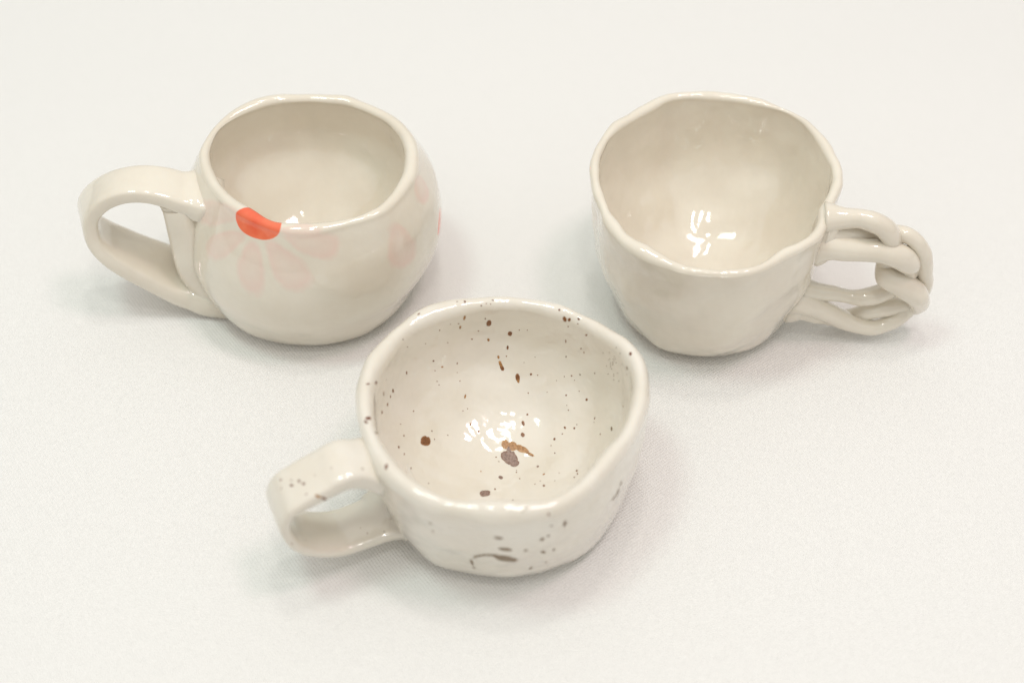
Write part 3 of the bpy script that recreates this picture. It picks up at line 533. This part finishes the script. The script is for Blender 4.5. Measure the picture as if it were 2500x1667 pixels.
spk = Nodes('iron_speck'); at = spk.new('ShaderNodeAttribute', attribute_name='tint')
tc = spk.new('ShaderNodeTexCoord').outputs['Object']
gr = spk.noise(tc, 1500, 3, .7)
pits = spk.ramp(gr, (.42, (0,) * 3), (.58, (1,) * 3))
dk = spk.new('ShaderNodeMix', data_type='RGBA', blend_type='MULTIPLY'); dk.inputs[0].default_value = 1
spk.link(at.outputs['Color'], dk.inputs[6]); dk.inputs[7].default_value = (.60, .55, .5, 1)
spk.link(spk.mix(pits, at.outputs['Color'], dk.outputs[2]), spk.bsdf.inputs['Base Color'])
sb = spk.new('ShaderNodeBump'); sb.inputs['Strength'].default_value = .5; sb.inputs['Distance'].default_value = .0003
spk.link(gr, sb.inputs['Height']); spk.link(sb.outputs[0], spk.bsdf.inputs['Normal'])
spk.bsdf.inputs['Roughness'].default_value = .28

# woven cotton: fine plain weave as relief, faint slubs
cl = Nodes('white_woven_cotton'); tc = cl.new('ShaderNodeTexCoord').outputs['Object']
rot = cl.new('ShaderNodeMapping'); rot.inputs['Rotation'].default_value = (0, 0, math.radians(9)); cl.link(tc, rot.inputs['Vector'])
warp = cl.new('ShaderNodeTexNoise'); warp.inputs['Scale'].default_value = 220; cl.link(rot.outputs[0], warp.inputs['Vector'])
wv = cl.new('ShaderNodeVectorMath', operation='MULTIPLY_ADD'); cl.link(warp.outputs['Color'], wv.inputs[0]); wv.inputs[1].default_value = (.0006,) * 3; cl.link(rot.outputs[0], wv.inputs[2])
sp = cl.new('ShaderNodeSeparateXYZ'); cl.link(wv.outputs[0], sp.inputs[0])
PITCH = 2 * math.pi / .0016
sx = cl.math('SINE', cl.math('MULTIPLY', sp.outputs[0], PITCH)); sy = cl.math('SINE', cl.math('MULTIPLY', sp.outputs[1], PITCH))
weave = cl.math('MULTIPLY', sx, sy)
slub = cl.noise(rot.outputs[0], 900, 3, .6)
h = cl.math('ADD', cl.math('MULTIPLY', weave, .5), slub)
bp = cl.new('ShaderNodeBump'); bp.inputs['Strength'].default_value = .8; bp.inputs['Distance'].default_value = .0004
cl.link(h, bp.inputs['Height']); cl.link(bp.outputs[0], cl.bsdf.inputs['Normal'])
cl.link(cl.mix(cl.math('MULTIPLY', cl.math('ADD', weave, slub), .35, clamp=True), (.82, .81, .785), (.85, .842, .82)), cl.bsdf.inputs['Base Color'])
cl.bsdf.inputs['Roughness'].default_value = .95; cl.bsdf.inputs['Specular IOR Level'].default_value = .15
cl.bsdf.inputs['Sheen Weight'].default_value = .1

# ------------------------------------------------------------------ the cloth
nx, ny = 220, 200
gx, gy = np.meshgrid(np.linspace(-1.1, 1.1, nx), np.linspace(-.7, 1.5, ny))
P = np.c_[gx.ravel(), gy.ravel(), np.zeros(nx * ny)]
far = np.clip((np.abs(P[:, 0]) - .05) / .3, 0, 1)
P[:, 2] = -.0009 + .0007 * wobble(P, 5, .16) - .0003
idx = np.arange(nx * ny).reshape(ny, nx)
Q = np.stack([idx[:-1, :-1], idx[:-1, 1:], idx[1:, 1:], idx[1:, :-1]], -1).reshape(-1, 4)
# the cloth lies flat where the mugs press on it
for c_ in (PETAL_CUP, BRAID_CUP, SPECKLE_CUP):
    d = np.hypot(P[:, 0] - c_['at'][0], P[:, 1] - c_['at'][1]); k = np.clip((d - .05) / .05, 0, 1)
    P[:, 2] = P[:, 2] * k * k * (3 - 2 * k)
cloth = mesh_object('tablecloth', P, Q, [], cl.mat)
cloth['kind'] = 'structure'; cloth['label'] = 'smooth white woven cotton cloth under the mugs'

# ------------------------------------------------------------------ mugs
def flare(V, P, bvh, reach, grow):
    """clay smeared onto the wall: the piece swells where it meets the body"""
    out = V - P; out /= np.maximum(np.linalg.norm(out, axis=1), 1e-9)[:, None]
    d = np.array([bvh.find_nearest(Vector(v))[3] for v in V])
    k = np.clip(1 - d / reach, 0, 1)
    return V + out * (grow * k * k)[:, None]

def tube(rows, bvh, n=130, k=24, seed=0):
    s = spline(rows, n); P, r = s[:, :3], s[:, 3]
    T = np.gradient(P, axis=0); T /= np.linalg.norm(T, axis=1)[:, None]
    up = np.cross(T[0], (0, 1, .2)); up /= np.linalg.norm(up); F = []
    for t in T:
        up = up - t * (up @ t); up /= np.linalg.norm(up); F.append(up)
    F = np.array(F); B = np.cross(T, F)
    a = np.arange(k) / k * 2 * math.pi
    V = P[:, None] + (F[:, None] * np.cos(a)[None, :, None] + B[:, None] * np.sin(a)[None, :, None]) * r[:, None, None]
    V = V.reshape(-1, 3)
    out = V - np.repeat(P, k, 0); out /= np.linalg.norm(out, axis=1)[:, None]
    V = V + out * (.00022 * wobble(V, seed, .012))[:, None]
    V = flare(V, np.repeat(P, k, 0), bvh, .007, .0014)
    idx = np.arange(n * k).reshape(n, k)
    Q = np.stack([idx[:-1], np.roll(idx[:-1], -1, 1), np.roll(idx[1:], -1, 1), idx[1:]], -1).reshape(-1, 4)
    return V, Q, [list(idx[0][::-1]), list(idx[-1])]

def specks(name, recs, bvh, parent, seed):
    """iron spots: low glassy domes seated on the glaze, all in one mesh"""
    g = np.random.RandomState(seed); V, Fc, C = [], [], []
    edge = [(.36, .17, .065), (.60, .36, .15), (.26, .13, .07), (.34, .25, .16), (.30, .14, .085)]
    mid = [(.24, .095, .03), (.46, .235, .085), (.32, .22, .18), (.27, .19, .11), (.22, .09, .05)]
    for c0, ax, ay, cl_ in recs:
        c0, ax, ay = Vector(c0), Vector(ax), Vector(ay)
        n = 16; b = len(V); lob = 1 + .10 * np.sin(np.arange(n) / n * 6.283 * 2 + g.uniform(0, 6)) + g.normal(0, .06, n)
        for ring, hgt in ((1.0, .00003), (.72, .00009)):
            for i in range(n):
                a = i / n * 2 * math.pi
                p = c0 + (ax * math.cos(a) + ay * math.sin(a)) * float(ring * lob[i])
                q, nn, _, _ = bvh.find_nearest(p)
                V.append(q + nn * hgt); C.append(edge[cl_] if ring == 1 else mid[cl_])
        q, nn, _, _ = bvh.find_nearest(c0); V.append(q + nn * .00011); C.append(mid[cl_])
        for i in range(n):
            j = (i + 1) % n
            Fc.append((b + i, b + j, b + n + j, b + n + i)); Fc.append((b + n + i, b + n + j, b + 2 * n))
    me = bpy.data.meshes.new(name); me.from_pydata([tuple(v) for v in V], [], Fc); me.update(); me.shade_smooth()
    ca = me.color_attributes.new('tint', 'FLOAT_COLOR', 'POINT')
    ca.data.foreach_set('color', np.c_[np.array(C), np.ones(len(C))].astype(np.float32).ravel())
    me.materials.append(spk.mat)
    o = bpy.data.objects.new(name, me); COL.objects.link(o); o.parent = parent; o['kind'] = 'stuff'
    return o

def bvh_of(V, Q): return BVHTree.FromPolygons([tuple(v) for v in V], [tuple(map(int, q)) for q in Q])

def strap_handle(spec, mat, parent, bvh, seed, amp=.0004, power=3.0):
    V, Q, caps = strap_surface(spec['path'], spec['width'], spec['thick'], spec['wdir'], power=power)
    V = V + np.c_[wobble(V, seed, .03), wobble(V, seed + 1, .03), wobble(V, seed + 2, .03)] * amp
    P = np.repeat(V.reshape(-1, 28, 3).mean(1), 28, 0)
    V = flare(V, P, bvh, .006, .0022)
    if 'limb' in spec:                                  # the strap's end runs on down the wall
        b = spec['limb']; V2, Q2, c2 = strap_surface(b['path'], b['width'], b['thick'], b['wdir'], n=50, power=3.0)
        V2 = V2 + np.c_[wobble(V2, seed + 5, .02), wobble(V2, seed + 6, .02), wobble(V2, seed + 7, .02)] * amp
        P2 = np.repeat(V2.reshape(-1, 28, 3).mean(1), 28, 0); V2 = flare(V2, P2, bvh, .008, .002)
        caps = list(caps) + [[i + len(V) for i in c] for c in c2]; Q = np.vstack([Q, Q2 + len(V)]); V = np.vstack([V, V2])
    V[:, 2] = np.maximum(V[:, 2], .0006)
    return mesh_object('handle', V, Q, caps, mat, parent), V, Q

# round mug with the painted flower
mug = thing('mug', 'round-bellied cream mug painted with pale pink petals and an orange spot on its lip', 'mug', PETAL_CUP['at'])
V, Q, caps = cup_surface(PETAL_CUP)
mesh_object('body', V, Q, caps, painted.mat, mug)
strap_handle(PETAL_HANDLE, plain.mat, mug, bvh_of(V, Q), 51, power=4.6)

# wavy mug with the braided handle
mug = thing('mug', 'plain cream mug with a wavy lip and a braided rope handle', 'mug', BRAID_CUP['at'])
V, Q, caps = cup_surface(BRAID_CUP)
mesh_object('body', V, Q, caps, plain.mat, mug); wall = bvh_of(V, Q)
pv, pq, pc = [], [], []                                 # clay smeared over the roots of the strands
for i, rows in enumerate(PADS):
    a, b, c = tube(rows, wall, n=40, seed=80 + i); off = sum(map(len, pv))
    pv.append(a); pq.append(b + off); pc += [[k + off for k in r] for r in c]
braid = mesh_object('braided_handle', np.vstack(pv), np.vstack(pq), pc, plain.mat, mug)
for i, rows in enumerate(STRANDS):
    mesh_object('strand', *tube(rows, wall, seed=70 + i), plain.mat, braid)

# speckled mug in front
mug = thing('mug', 'speckled cream mug with brown flecks and a looped strap handle', 'mug', SPECKLE_CUP['at'])
V, Q, caps = cup_surface(SPECKLE_CUP)
body = mesh_object('body', V, Q, caps, speckled.mat, mug)
wall = bvh_of(V, Q)
specks('speckles', SPECKS, wall, body, 3)
handle, V, Q = strap_handle(SPECKLE_HANDLE, speckled.mat, mug, wall, 61, amp=.0003, power=4.5)
specks('speckles', HANDLE_SPECKS, bvh_of(V, Q), handle, 4)
